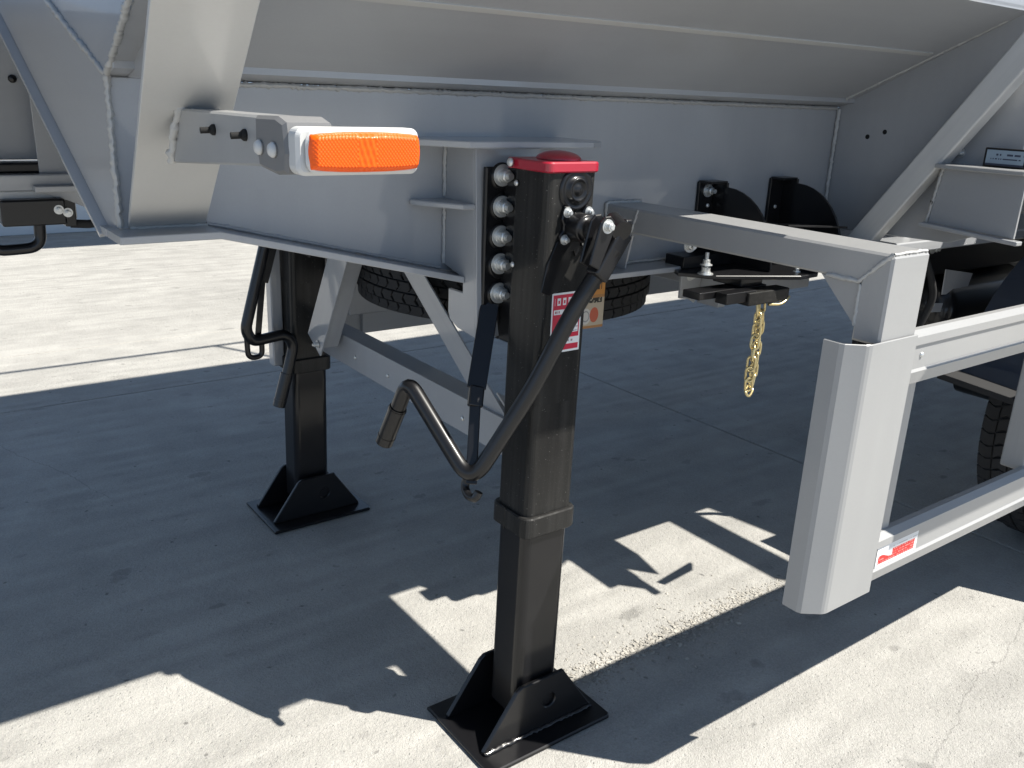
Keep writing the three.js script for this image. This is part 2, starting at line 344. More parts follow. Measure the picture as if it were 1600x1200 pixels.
// front end: plates between the beams, strut to the marker light
{
  const f = group('front_frame', T);
  mesh('front_plate', slab([[0.385, 1.502, -1.726], [0.385, 1.236, -1.726], [0.375, 1.228, -1.77], [0.305, 1.559, -2.09], [0.215, 1.98, -2.5], [0.25, 1.95, -2.34], [0.349, 1.607, -1.889]], 0.01, [1, 0, 0.3]), M.grey, f);
  mesh('front_plate_edge', bar([0.381, 1.222, -1.775], [0.221, 1.98, -2.51], 0.012, 0.05, [0, 0, 1], 0.002), M.grey, f);
  mesh('strut_plate', slab([[0.397, 1.238, -1.722], [0.538, 1.238, -1.722], [0.395, 1.61, -0.997], [0.278, 1.61, -0.997]], 0.01, [0, 1, -0.5]), M.pale, f);
  mesh('weld_bead', weldBead([[0.398, 1.237, -1.718], [0.54, 1.237, -1.718]], 0.004), M.weld, f);
  // gooseneck underside, far part: dark panel, ledge, flange, connector box
  mesh('panel', box(-1.2, 0.55, 1.29, 1.75, -2.63, -2.6), M.grey, f);
  mesh('ledge', box(-1.2, 0.54, 1.262, 1.288, -2.62, -2.54, 0.006), M.black, f);
  mesh('flange', box(-1.2, 0.545, 1.222, 1.262, -2.6, -2.5, 0.004), M.grey, f);
  mesh('white_plate', box(0.1, 0.455, 1.15, 1.222, -2.515, -2.505), M.white, f);
  mesh('curved_gusset', prism('z', [[0.36, 1.222], [0.545, 1.222], [0.6, 1.11], [0.565, 1.085], [0.50, 1.165], [0.44, 1.195]], -2.505, -2.497), M.grey, f);
  mesh('roof_plate', box(-1.5, 0.2, 1.62, 1.64, -3.0, -1.5), M.grey, f);
  const cb = group('connector_box', T);
  mesh('housing', box(0.28, 0.425, 1.14, 1.205, -2.57, -2.47, 0.006), M.black, cb);
  mesh('end_bracket', box(0.425, 0.452, 1.13, 1.215, -2.57, -2.5, 0.003), M.black, cb);
  for (const x of [0.408, 0.428]) mesh('bolt', boltGeo([x, 1.178 + (x - 0.408) * -0.4, -2.47], [0, 0, 1], 0.5, 0.004), M.zinc, cb);
  mesh('hose', sweep(bent([[0.44, 1.135, -2.52], [0.5, 1.13, -2.52], [0.535, 1.16, -2.52], [0.53, 1.22, -2.53]], 0.05), 0.011), M.rubber, cb);
  mesh('pull_handle', sweep(bent([[0.255, 1.15, -2.5], [0.25, 1.078, -2.5], [0.362, 1.082, -2.5], [0.365, 1.15, -2.5]], 0.04), 0.014), M.black, cb);
  mesh('screw', screwGeo([0.36, 1.486, -2.6], [0, 0, 1], 0.01), M.black, cb);
}
// marker light on its arm
{
  const b = group('light_bracket', T);
  const arm = prism('x', [[-1.34, 1.386], [-1.285, 1.463], [-0.985, 1.466], [-0.94, 1.465], [-0.94, 1.411], [-1.0, 1.41]], 0.378, 0.428, 0.003);
  mesh('arm', arm, M.light, b);
  mesh('weld_bead', weldBead([[0.376, 1.385, -1.345], [0.374, 1.43, -1.31], [0.378, 1.466, -1.287], [0.43, 1.468, -1.287]], 0.006), M.weld, b);
  mesh('end_cap', prism('x', [[-1.0, 1.466], [-0.94, 1.4675], [-0.918, 1.462], [-0.912, 1.43], [-0.917, 1.409], [-0.945, 1.4055], [-0.993, 1.41], [-1.002, 1.435]], 0.3745, 0.432, 0.004), M.darkcap, b);
  for (const z of [-0.985, -0.945]) mesh('rivet', screwGeo([0.3745, 1.432, z], [-1, 0, 0], 0.0085), M.white, b);
  for (const z of [-1.15, -1.04]) mesh('screw', [...screwGeo([0.378, 1.442, z], [-1, 0, 0], 0.007), rod([0.378, 1.442, z], [0.361, 1.441, z - 0.002], 0.004)], M.hole, b);
  const L = group('marker_light', T);
  const rr = (x0, x1, y0, y1, r) => { const p = []; for (const [cx, cy, a] of [[x1 - r, y1 - r, 0], [x0 + r, y1 - r, 90], [x0 + r, y0 + r, 180], [x1 - r, y0 + r, 270]]) for (let k = 0; k <= 6; k++) { const t = (a + k * 15) * Math.PI / 180; p.push([cx + r * Math.cos(t), cy + r * Math.sin(t)]); } return p; };
  mesh('housing', [prism('z', rr(0.378, 0.5255, 1.4085, 1.4585, 0.01), -0.918, -0.893, 0.004)], M.white, L);
  mesh('bezel', prism('z', rr(0.386, 0.5225, 1.4105, 1.4565, 0.014), -0.893, -0.886, 0.003), M.white, L);
  // lens: bowed outline, domed face, fluted inside
  const n = 200, m = 60, pos = [], idx = [], uv = [];
  for (let j = 0; j <= m; j++) for (let i = 0; i <= n; i++) {
    const u = i / n * 2 - 1, v = j / m * 2 - 1;
    const sx = Math.sign(u) * (1 - (1 - Math.abs(u)) ** 1), X = 0.4545 + 0.0665 * u * (1 - 0.035 * v * v), Y = 1.4336 + 0.0212 * v * (1 - 0.10 * u ** 4 - 0.06 * u * u);
    const e = Math.min(1, (1 - Math.abs(u)) * 10) ** 0.5 * Math.min(1, (1 - Math.abs(v)) * 3.5) ** 0.5;
    const mid = Math.abs(u + 0.03) < 0.16 ? 1 : 0;
    const flute = mid ? 0.0007 * Math.cos(u * 60) * Math.cos(v * 7) : 0.0006 * Math.cos(u * 105) * Math.cos(v * 26);
    pos.push(X, Y, -0.887 + 0.009 * e + flute * e); uv.push(X, Y);
  }
  for (let j = 0; j < m; j++) for (let i = 0; i < n; i++) { const a = j * (n + 1) + i; idx.push(a, a + 1, a + n + 2, a, a + n + 2, a + n + 1); }
  const g = new THREE.BufferGeometry(); g.setAttribute('position', new THREE.Float32BufferAttribute(pos, 3)); g.setAttribute('uv', new THREE.Float32BufferAttribute(uv, 2)); g.setIndex(idx); g.computeVertexNormals();
  mesh('lens', g, M.amber, L, 'bright amber rectangular reflector lens');
}

// bulkhead, brace, shelf box
{
  const b = group('bulkhead', T);
  mesh('plate', prism('x', [[-1.725, 1.13], [-1.725, 1.506], [-1.205, 1.759], [-1.17, 1.757], [-1.13, 1.21], [-1.3, 1.14]], 2.53, 2.538), M.grey, b);
  for (const [y, z] of [[1.435, -1.555], [1.418, -1.61], [1.525, -1.235]]) mesh('hole', turned([2.531, y, z], [-1, 0, 0], [[0, 0.0018], [0.007, 0.0018], [0.0075, 0]], 14), M.hole, b);
  const s = group('shelf_box', T);
  mesh('panel', slab([[2.455, 1.352, -1.31], [2.455, 1.20, -1.33], [2.435, 1.19, -1.08], [2.435, 1.352, -1.08]], 0.008, [1, 0, 0]), M.grey, s);
  mesh('shelf', prism('y', [[2.41, -1.315], [2.535, -1.335], [2.535, -1.075], [2.405, -1.075]], 1.352, 1.364, 0.002), M.light, s);
  mesh('side_gusset', slab([[2.455, 1.33, -1.312], [2.455, 1.19, -1.332], [2.53, 1.175, -1.36], [2.53, 1.30, -1.36]], 0.006, [0, 0, -1]), M.grey, s);
  mesh('lower_rail', bar([2.44, 1.195, -1.34], [2.43, 1.18, -1.06], 0.03, 0.012, [1, 0, 0]), M.grey, s);
  mesh('weld_bead', weldBead([[2.452, 1.352, -1.312], [2.452, 1.20, -1.333]], 0.0045), M.weld, s);
  mesh('bolt', boltGeo([2.53, 1.392, -1.312], [-1, 0, 0], 0.55, 0.006), M.zinc, s);
  mesh('hole', turned([2.4535, 1.255, -1.328], [-1, 0.1, -1], [[0, 0.002], [0.008, 0.002], [0.009, 0]], 14), M.hole, s);
  const plateTex = texture(128, (u, v) => (Math.abs(v - 0.7) < 0.06 && u > 0.25 && hash(Math.floor(u * 26), 1, 4) > 0.35) || (Math.abs(v - 0.42) < 0.04 && u > 0.1 && hash(Math.floor(u * 34), 2, 4) > 0.4) || v < 0.12 ? [0.02, 0.03, 0.06] : [0.22, 0.29, 0.36], true, 1, 64);
  const pg = new THREE.PlaneGeometry(0.1, 0.04); pg.rotateY(-Math.PI / 2); pg.translate(2.4795, 1.389, -1.165);
  mesh('name_plate_frame', box(2.481, 2.49, 1.364, 1.414, -1.222, -1.108), M.black, s);
  mesh('name_plate', pg, std({ map: plateTex, roughness: 0.45 }), s, 'small pale blue plate with dark print');
  mesh('brace', bar([2.455, 1.09, -1.545], [2.455, 1.86, -1.005], 0.07, 0.055, [0, 1, -1.43], 0.006), M.pale, T);
}
// quarter-round hanger plates and spare tyre winch
{
  const h = group('hanger_bracket', T);
  const quarter = (x, y0) => { const p = [[-1.724, y0], [-1.665, y0]]; for (let k = 0; k <= 10; k++) { const t = k / 10 * Math.PI / 2; p.push([-1.665 + 0.18 * Math.sin(t), y0 - 0.012 - 0.2 * (1 - Math.cos(t))]); } p.push([-1.49, 1.06], [-1.724, 1.06]); return prism('x', p, x, x + 0.008, 0.001); };
  for (const [x, y] of [[1.975, 1.287], [2.29, 1.291]]) {
    mesh('rib_plate', quarter(x, y), M.black, h);
    mesh('back_plate', box(x - 0.06, x, y - 0.22, y, -1.724, -1.714), M.black, h);
    mesh('top_lip', box(x - 0.058, x + 0.012, y - 0.004, y + 0.004, -1.72, -1.672), M.black, h);
  }
  mesh('bolt', boltGeo([1.952, 1.262, -1.714], [0, 0, 1], 0.8), M.zinc, h);
  for (const [x, y] of [[1.985, 1.22], [2.29, 1.205]]) mesh('screw', screwGeo([x - 0.03, y, -1.713], [0, 0, 1], 0.006), M.zinc, h);
  const w = group('spare_winch', T);
  mesh('top_plate', prism('y', [[1.74, -1.60], [1.80, -1.52], [2.02, -1.415], [2.1, -1.42], [2.30, -1.55], [2.28, -1.7], [1.8, -1.7]], 1.055, 1.066, 0.002), M.black, w);
  mesh('slider', [box(1.72, 1.99, 1.01, 1.03, -1.56, -1.5, 0.003), box(1.78, 1.9, 1.0, 1.03, -1.50, -1.46, 0.003), box(1.88, 1.97, 1.03, 1.055, -1.6, -1.5, 0.003)], M.black, w);
  mesh('face_block', box(1.86, 2.03, 0.99, 1.026, -1.5, -1.452, 0.004), M.dusty, w);
  mesh('rear_rail', box(1.78, 2.34, 1.066, 1.10, -1.69, -1.62, 0.003), M.black, w);
  mesh('cover', slab([[2.05, 1.19, -1.50], [2.33, 1.17, -1.50], [2.36, 1.16, -1.6], [2.06, 1.195, -1.62]], 0.006, [0, -1, 0]), M.black, w);
  mesh('bolt', [...boltGeo([1.79, 1.066, -1.55], [0, 1, 0], 0.9, 0.02), ...boltGeo([1.79, 1.09, -1.55], [0, 1, 0], 0.7, 0.02)], M.zinc, w);
  mesh('bolt', boltGeo([1.93, 1.13, -1.6], [-0.3, 0, 1], 0.95, 0.01), M.zinc, w);
  mesh('bolt', boltGeo([1.775, 1.135, -1.6], [-0.3, 0, 1], 0.8, 0.01), M.zinc, w);
  mesh('bolt', boltGeo([2.06, 1.066, -1.46], [0, 1, 0], 0.45, 0.006), M.zinc, w);
  mesh('crossmember', box(2.25, 2.62, 0.905, 1.06, -2.46, -1.8, 0.004), M.grey, T);
  const c = group('spare_carrier', T);
  mesh('hanger', prism('z', [[1.95, 1.06], [2.05, 1.06], [2.035, 0.93], [2.02, 0.915], [1.995, 0.93], [1.955, 0.935]], -1.79, -1.78), M.grey, c);
  mesh('hanger_side', prism('z', [[2.05, 1.06], [2.09, 1.06], [2.065, 0.915], [2.035, 0.915]], -1.785, -1.70), M.grey, c);
  mesh('bolt', boltGeo([1.99, 1.0, -1.78], [0, 0, 1], 0.6, 0.006), M.zinc, c);
}
// ---------------------------------------------------------------- landing legs
function roundRect(x0, x1, z0, z1, r) {
  const p = []; for (const [cx, cz, a] of [[x1 - r, z1 - r, 0], [x0 + r, z1 - r, 90], [x0 + r, z0 + r, 180], [x1 - r, z0 + r, 270]]) for (let k = 0; k <= 6; k++) { const t = (a + k * 15) * Math.PI / 180; p.push([cx + r * Math.cos(t), cz + r * Math.sin(t)]); } return p;
}
function landingLeg(zc, s, xo) {            // s = +1: outer face towards +z
  const g = group('landing_leg', T), Z = (d) => zc + s * d, cx = 1.158 + xo;
  const shear = (geo) => geo.applyMatrix4(new THREE.Matrix4().set(1, 0.0147, 0, 0, 0, 1, 0, 0, 0, 0, 1, 0, 0, 0, 0, 1));
  const tube = (hw, d0, d1, y0, y1, r, b = 0.002) => shear(prism('y', roundRect(cx - hw, cx + hw, Math.min(Z(d0), Z(d1)), Math.max(Z(d0), Z(d1)), r), y0, y1, b));
  mesh('outer_tube', tube(0.066, -0.05, 0.0675, 0.56, 1.356, 0.018), M.dusty, g);
  mesh('collar', [tube(0.0755, -0.06, 0.077, 0.548, 0.598, 0.022, 0.003), shear(box(cx - 0.0765, cx - 0.073, 0.545, 0.6, Z(0) - 0.006, Z(0) - 0.002, 0.001))], M.dusty, g);
  mesh('inner_tube', tube(0.0635, -0.046, 0.0635, 0.06, 0.56, 0.02), M.black, g);
  // foot
  const f = g;
  mesh('foot_plate', prism('y', [[cx - 0.185, zc - 0.14], [cx + 0.185, zc - 0.14], [cx + 0.19, zc - 0.13], [cx + 0.19, zc + 0.13], [cx + 0.182, zc + 0.14], [cx - 0.185, zc + 0.14]], 0.001, 0.013, 0.003), M.black, f);
  for (const d of [-0.078, 0.078]) {
    const hole = []; for (let k = 0; k < 20; k++) hole.push([cx + 0.028 + 0.019 * Math.cos(k * Math.PI / 10), 0.088 + 0.019 * Math.sin(k * Math.PI / 10)]);
    mesh('foot_cheek', prism('z', [[cx - 0.165, 0.013], [cx + 0.165, 0.013], [cx + 0.165, 0.02], [cx + 0.07, 0.158], [cx - 0.058, 0.158], [cx - 0.072, 0.148], [cx - 0.165, 0.02]], zc + d - 0.006, zc + d + 0.006, 0.0025, [hole]), M.black, f);
  }
  mesh('foot_pin', rod([cx + 0.028, 0.088, zc - 0.074], [cx + 0.028, 0.088, zc + 0.074], 0.022), M.black, f);
  mesh('weld_bead', weldBead([[cx - 0.165, 0.016, Z(0.086)], [cx + 0.165, 0.016, Z(0.086)]], 0.006, 0.008), M.black, f);
  // mounting flange with bolts towards the front
  mesh('mounting_plate', [prism('z', [[cx - 0.066, 1.35], [cx + 0.02, 1.35], [cx + 0.02, 0.965], [cx - 0.02, 0.965], [cx - 0.025, 1.03], [cx - 0.066, 1.05]], Math.min(Z(-0.132), Z(-0.118)), Math.max(Z(-0.132), Z(-0.118)), 0.003),
    box(cx - 0.02, cx + 0.085, 0.965, 1.35, Math.min(Z(-0.118), Z(-0.04)), Math.max(Z(-0.118), Z(-0.04)), 0.004),
    ...[0, 1, 2, 3, 4].map((k) => turned([cx - 0.026, 1.33 - k * 0.0645, Z(-0.119)], [0, 0, s], [[0.03, 0], [0.029, 0.006], [0.026, 0.009], [0, 0.009]], 20))], M.black, g);
  return g;
}
const leg1 = landingLeg(-1.4575, 1, 0);
const bolts1 = [[1.127, 1.333], [1.1275, 1.267], [1.1275, 1.203], [1.128, 1.142], [1.128, 1.076]];
for (const [x, y] of bolts1) mesh('bolt', boltGeo([x, y, -1.565], [0, 0, 1], 1), M.zinc, leg1);
{
  const capG = [prism('y', roundRect(1.106, 1.244, -1.53, -1.382, 0.015), 1.354, 1.375, 0.003)];
  const dome = new THREE.SphereGeometry(1, 24, 10, 0, Math.PI * 2, 0, Math.PI / 2); dome.scale(0.044, 0.017, 0.052); dome.translate(1.189, 1.376, -1.455);
  mesh('top_cap', [...capG, dome], M.red, leg1, 'red plastic cap on top of the leg');
  mesh('screw', screwGeo([1.1, 1.366, -1.5], [-1, 0, 0], 0.009), M.zinc, leg1);
  for (const [x, y, z] of [[1.1095, 1.325, -1.49], [1.108, 1.155, -1.49]]) mesh('screw', screwGeo([x, y, z], [-1, 0, 0], 0.006), M.zinc, leg1);
  mesh('gear_boss', [turned([1.186, 1.32, -1.391], [0, 0, 1], [[0.044, 0], [0.043, 0.004], [0.039, 0.006], [0.036, 0.006], [0.034, 0.004], [0.026, 0.004], [0.024, 0.011], [0.02, 0.012], [0.018, 0.008], [0.01, 0.008], [0.008, 0.012], [0, 0.012]], 30)], M.black, leg1);
  mesh('gearbox_flange', prism('z', [[1.147, 1.262], [1.153, 1.288], [1.167, 1.288], [1.18, 1.272], [1.2, 1.272], [1.21, 1.288], [1.224, 1.286], [1.228, 1.27], [1.22, 1.255], [1.22, 1.235], [1.228, 1.222], [1.222, 1.204], [1.207, 1.204], [1.198, 1.22], [1.178, 1.22], [1.165, 1.208], [1.148, 1.212], [1.143, 1.228], [1.152, 1.24], [1.152, 1.252]], -1.391, -1.381, 0.002), M.black, leg1);
  for (const [x, y] of [[1.16, 1.276], [1.217, 1.275], [1.156, 1.221], [1.214, 1.213]]) mesh('bolt', boltGeo([x, y, -1.381], [0, 0, 1], 0.46, 0.004), M.zinc, leg1);
  mesh('output_shaft', [turned([1.186, 1.246, -1.383], [0, 0, 1], [[0.03, 0], [0.03, 0.034], [0.027, 0.038], [0.02, 0.038], [0.0195, 0.046], [0.022, 0.05], [0.022, 0.062], [0.019, 0.066], [0, 0.066]], 26)], M.black, leg1);
  mesh('handle_holder', prism('z', [[1.14, 1.215], [1.16, 1.222], [1.2, 1.218], [1.205, 1.196], [1.193, 1.183], [1.188, 1.195], [1.18, 1.195], [1.178, 1.165], [1.166, 1.148], [1.155, 1.115], [1.128, 1.105], [1.105, 1.115], [1.118, 1.17]], -1.3895, -1.385, 0.001), M.black, leg1);
  // sticker
  const st = texture(256, (u, v) => {
    const W = [0.78, 0.78, 0.78], Rr = [0.56, 0.015, 0.05];
    if (u < 0.045 || u > 0.955 || v < 0.035 || v > 0.965) return W;
    if (v < 0.13) return Rr;
    if (v < 0.24) return Math.abs(v - 0.185) < 0.018 && u > 0.3 && u < 0.78 && hash(Math.floor(u * 50), 7, 1) > 0.4 ? [0.3, 0.25, 0.25] : W;
    if (v > 0.32 && v < 0.5 && u > 0.66 && u < 0.92) return (Math.floor(v * 60) % 4 < 1 && hash(Math.floor(u * 60), Math.floor(v * 15), 2) > 0.4) ? [0.25, 0.25, 0.28] : W;
    if (v > 0.54 && v < 0.62 && u > 0.6 && u < 0.92) return hash(Math.floor(u * 24), Math.floor(v * 30), 3) > 0.62 ? W : Rr;
    if (v > 0.64 && v < 0.72 && u > 0.08 && u < 0.94) return Math.abs(v - 0.68) < 0.02 && hash(Math.floor(u * 40), 9, 2) > 0.75 ? [0.35, 0.1, 0.1] : W;
    if (v > 0.79 && v < 0.91 && u > 0.1 && u < 0.9) { const k = (u * 5.5) % 1; return k < 0.62 && !(v > 0.82 && v < 0.87 && k > 0.18 && k < 0.45) ? W : Rr; }
    return Rr;
  }, true, 1, 384);
  const q = new THREE.PlaneGeometry(0.082, 0.131); q.translate(1.179, 1.043, -1.3887);
  mesh('warning_label', q, std({ map: st, roughness: 0.4 }), leg1, 'red and white printed label stuck on the leg');
  const HB = V(0.972, 0.702, -1.425), HT = V(0.929, 0.885, -1.62), HG = V(0.902, 0.72, -1.685);
  // clevis and crank handle, folded down into its hook
  const hz = -1.30;
  mesh('crank_clevis', [prism('z', [[1.165, 1.268], [1.176, 1.279], [1.19, 1.28], [1.203, 1.268], [1.2, 1.245], [1.168, 1.175], [1.143, 1.187], [1.15, 1.215]], -1.319, -1.312, 0.002),
    prism('z', [[1.165, 1.268], [1.176, 1.279], [1.19, 1.28], [1.203, 1.268], [1.2, 1.245], [1.168, 1.175], [1.143, 1.187], [1.15, 1.215]], -1.29, -1.283, 0.002)], M.black, leg1);
  mesh('bolt', boltGeo([1.183, 1.26, -1.284], [0, 0, 1], 0.62, 0.003), M.zinc, leg1);
  mesh('clevis_socket', [bar([1.242, 1.245, -1.305], [1.178, 1.155, -1.303], 0.04, 0.036, [0.8, -0.55, 0], 0.006), rod([1.232, 1.262, -1.325], [1.222, 1.248, -1.283], 0.021), bar([1.246, 1.262, -1.29], [1.226, 1.262, -1.29], 0.024, 0.02, [0, 0, 1], 0.005)], M.black, leg1);
  mesh('crank_handle', sweep(bent([[1.218, 1.212, -1.30], [1.151, 1.095, -1.327], [1.08, 0.918, -1.365], HB, HT, HG.clone().lerp(HT, 0.62), HG.clone().lerp(HT, 0.56)].map((p) => p.isVector3 ? p.toArray() : p), 0.055), 0.0178, 16), M.black, leg1);
  mesh('crank_grip', [rod(HT.clone().lerp(HG, 0.42).toArray(), HG.toArray(), 0.0205), rod(HT.clone().lerp(HG, 0.44).toArray(), HT.clone().lerp(HG, 0.46).toArray(), 0.0215), rod(HT.clone().lerp(HG, 0.88).toArray(), HT.clone().lerp(HG, 0.895).toArray(), 0.0215)], M.black, leg1);
  mesh('handle_strap', [bar([1.128, 1.085, -1.59], [1.031, 0.885, -1.502], 0.042, 0.007, [1, 0, 0.55], 0.002), bar([1.034, 0.89, -1.504], [1.016, 0.85, -1.484], 0.034, 0.016, [1, 0, 0.2], 0.005), bar([1.018, 0.853, -1.486], [0.972, 0.70, -1.425], 0.024, 0.012, [1, 0, 0.8], 0.003)], M.black, leg1);
  const hook = sweep(bent([[0.975, 0.72, -1.44], [0.966, 0.69, -1.443], [0.961, 0.677, -1.42], [0.966, 0.679, -1.398], [0.972, 0.694, -1.396]], 0.012), 0.0095, 10);
  mesh('handle_hook', hook, M.black, leg1);
}
const leg2 = landingLeg(-2.8165, -1, 0.03);
for (const y of [1.33, 1.27, 1.2, 1.14, 1.07]) mesh('bolt', boltGeo([1.16, y, -2.698], [0, 0, 1], 0.6), M.zinc, leg2);
{
  mesh('top_cap', prism('y', roundRect(1.12, 1.27, -2.895, -2.745, 0.015), 1.354, 1.378, 0.003), M.red, leg2);
  mesh('backing_tube', box(1.09, 1.13, 0.56, 1.05, -2.885, -2.84, 0.006), M.grey, leg2);
  mesh('crank_handle', sweep(bent([[1.05, 1.03, -2.75], [0.964, 0.73, -2.75], [0.985, 0.688, -2.75], [1.1, 0.70, -2.75], [1.128, 0.66, -2.75], [1.096, 0.54, -2.75]], 0.05), 0.0185, 14), M.black, leg2);
  mesh('crank_grip', [rod([1.1, 0.56, -2.75], [1.066, 0.446, -2.75], 0.0215), rod([1.073, 0.47, -2.75], [1.0715, 0.465, -2.75], 0.0225)], M.black, leg2);
  mesh('handle_strap', [bar([1.085, 1.04, -2.77], [1.035, 0.88, -2.77], 0.042, 0.008, [1, 0, 0], 0.002), bar([1.037, 0.885, -2.77], [1.008, 0.68, -2.765], 0.02, 0.008, [1, 0, 0], 0.002)], M.black, leg2);
  mesh('handle_hook', sweep(bent([[0.97, 0.70, -2.76], [0.972, 0.63, -2.76], [1.02, 0.63, -2.76], [1.02, 0.70, -2.76]], 0.022), 0.009, 10), M.black, leg2);
}
// cross channel and flat braces between the legs
{
  const c = group('leg_cross_brace', T);
  mesh('channel', prism('x', [[-2.755, 0.619], [-2.755, 0.719], [-1.515, 0.719], [-1.515, 0.619]], 1.235, 1.241, 0.001), M.grey, c);
  mesh('channel_top', prism('y', [[1.2415, -2.755], [1.31, -2.755], [1.31, -1.515], [1.2415, -1.515]], 0.713, 0.7185, 0.001), M.grey, c);
  for (const [y, z] of [[0.664, -2.5], [0.663, -2.28], [0.66, -1.86]]) mesh('rivet', screwGeo([1.235, y, z], [-1, 0, 0], 0.0065), M.zinc, c);
  mesh('flat_brace', bar([1.25, 1.065, -2.235], [1.25, 0.66, -1.66], 0.075, 0.006, [0, 1, 1], 0.002), M.grey, c);
  mesh('brace_fillet', slab([[1.245, 0.775, -1.72], [1.245, 0.70, -1.60], [1.33, 0.68, -1.60], [1.33, 0.73, -1.68]], 0.006, [0, -1, -1]), M.light, c);
  mesh('angle_brace', [bar([1.16, 1.06, -2.42], [1.16, 0.68, -2.65], 0.11, 0.006, [0, 0.4, 1], 0.002), bar([1.19, 1.06, -2.37], [1.19, 0.68, -2.6], 0.006, 0.06, [0, 0.4, 1], 0.002)], M.grey, c);
  mesh('bolt', boltGeo([1.155, 0.69, -2.615], [-1, 0, 0], 0.6, 0.006), M.zinc, c);
}
// ---------------------------------------------------------------- side guards
const railProfile = (y0, z, s) => [[0, 0], [0.022, 0.012], [0.022, 0.03], [0.016, 0.033], [0.016, 0.078], [0.018, 0.08], [0.02, 0.092], [0.012, 0.1], [0, 0.114], [-0.03, 0.114], [-0.03, 0]].map(([d, h]) => [z + s * (d - 0.022), y0 + (0.114 - h) * 0.97]);
function sideGuard(s) {
  const q = (z) => s > 0 ? z : mz(z), g = group('side_guard', T);
  const prof = (y0) => [[-0.93, 0], [-0.916, 0], [-0.9, 0.010], [-0.9, 0.0275], [-0.9055, 0.0305], [-0.9055, 0.082], [-0.9, 0.0865], [-0.9075, 0.115], [-0.93, 0.115]].map(([z, h]) => [q(z), y0 + 0.115 - h - 0.0]);
  mesh('rail', prism('x', prof(0.955), 1.69, 4.2, 0.001), M.light, g);
  mesh('rail', prism('x', prof(0.486), 1.69, 4.2, 0.001), M.light, g);
  // front corner post: folded sheet
  const out = [[1.493, -0.975], [1.493, -0.939], [1.4965, -0.929], [1.5305, -0.9035], [1.5365, -0.9005], [1.545, -0.8985], [1.704, -0.8985], [1.704, -0.9025], [1.546, -0.9025], [1.538, -0.9043], [1.533, -0.907], [1.4995, -0.932], [1.497, -0.94], [1.497, -0.975]];
  mesh('corner_post', prism('y', out.map(([x, z]) => [x, q(z)]), 0.467, 1.067, 0.0012), M.light, g);
  mesh('upright', box(1.6, 1.782, 0.585, 0.96, Math.min(q(-0.985), q(-0.922)), Math.max(q(-0.985), q(-0.922)), 0.006), M.light, g);
  mesh('upright', box(2.425, 2.53, 0.585, 0.96, Math.min(q(-0.985), q(-0.922)), Math.max(q(-0.985), q(-0.922)), 0.006), M.light, g);
  mesh('upright', box(3.6, 3.7, 0.585, 0.96, Math.min(q(-0.985), q(-0.922)), Math.max(q(-0.985), q(-0.922)), 0.006), M.light, g);
  // arm from the beam, mitred down into the post
  const arm = group('guard_arm', T);
  const armMat = M.light;
  mesh('tube', prism('x', [[q(-1.722), 1.175], [q(-1.722), 1.238], [q(-0.912), 1.238], [q(-0.905), 1.23], [q(-0.905), 1.056], [q(-0.968), 1.056], [q(-0.968), 1.175]], 1.575, 1.705, 0.005), armMat, arm);
  if (s > 0) {
    mesh('gusset', prism('x', [[-1.06, 1.1745], [-0.9685, 1.1745], [-0.9685, 1.085]], 1.579, 1.585), armMat, arm);
    mesh('weld_bead', [weldBead([[1.574, 1.176, -1.045], [1.574, 1.176, -0.97], [1.574, 1.238, -0.908]], 0.0045), weldBead([[1.576, 1.17, -0.967], [1.576, 1.085, -0.967]], 0.004), weldBead([[1.58, 1.238, -0.91], [1.7, 1.238, -0.91]], 0.0035), weldBead([[1.574, 1.18, -1.715], [1.574, 1.24, -1.72], [1.7, 1.24, -1.72]], 0.005), weldBead([[1.573, 1.178, -1.62], [1.573, 1.237, -1.6]], 0.003)], M.weld, arm);
    mesh('rivet', screwGeo([1.745, 1.017, -0.9065], [0, 0, 1], 0.006), M.zinc, g);
  }
  mesh('shadow_bar', box(3.09, 3.21, 1.68, 1.74, Math.min(q(-1.26), q(-0.62)), Math.max(q(-1.26), q(-0.62)), 0.006), armMat, g);  // unseen bar added to cast the dark strip across the yard
  return g;
}
const guard = sideGuard(1); sideGuard(-1);
{
  const lab = texture(256, (u, v) => {
    const W = [0.74, 0.74, 0.74], Rr = [0.55, 0.025, 0.02];
    if (v > 0.14 && v < 0.66 && u > 0.05 && u < 0.93 && !(u < 0.38 && v > 0.46 + 0.1 * Math.sin(u * 14))) {
      const line = Math.floor(v * 22) % 3 === 1 && hash(Math.floor(u * 70), Math.floor(v * 22), 6) > 0.55; return line ? [0.72, 0.35, 0.33] : Rr;
    }
    return Math.abs(v - 0.78) < 0.03 && u > 0.38 && hash(Math.floor(u * 60), 5, 5) > 0.55 ? [0.5, 0.5, 0.5] : W;
  }, true, 1, 128);
  const p = new THREE.PlaneGeometry(0.168, 0.05); p.translate(1.802, 0.5445, -0.9042);
  mesh('warning_label', p, std({ map: lab, roughness: 0.45 }), guard, 'white label with a red printed block');
  // unseen panel and board, added to shade the ground by the side guard
  const c = group('shade_panels', T);
  mesh('shade_panel', prism('z', [[2.98, 0.16], [3.25, 1.47], [3.63, 2.45], [6.5, 2.45], [6.5, 0.16]], -0.885, -0.80, 0.01), M.light, c);
  mesh('shade_board', slab([[2.05, 1.164, -0.595], [3.6, 1.164, -0.595], [3.6, 1.584, -0.595], [2.05, 1.584, -0.595]], 0.01, [0, 0, 1]), M.light, c);
}
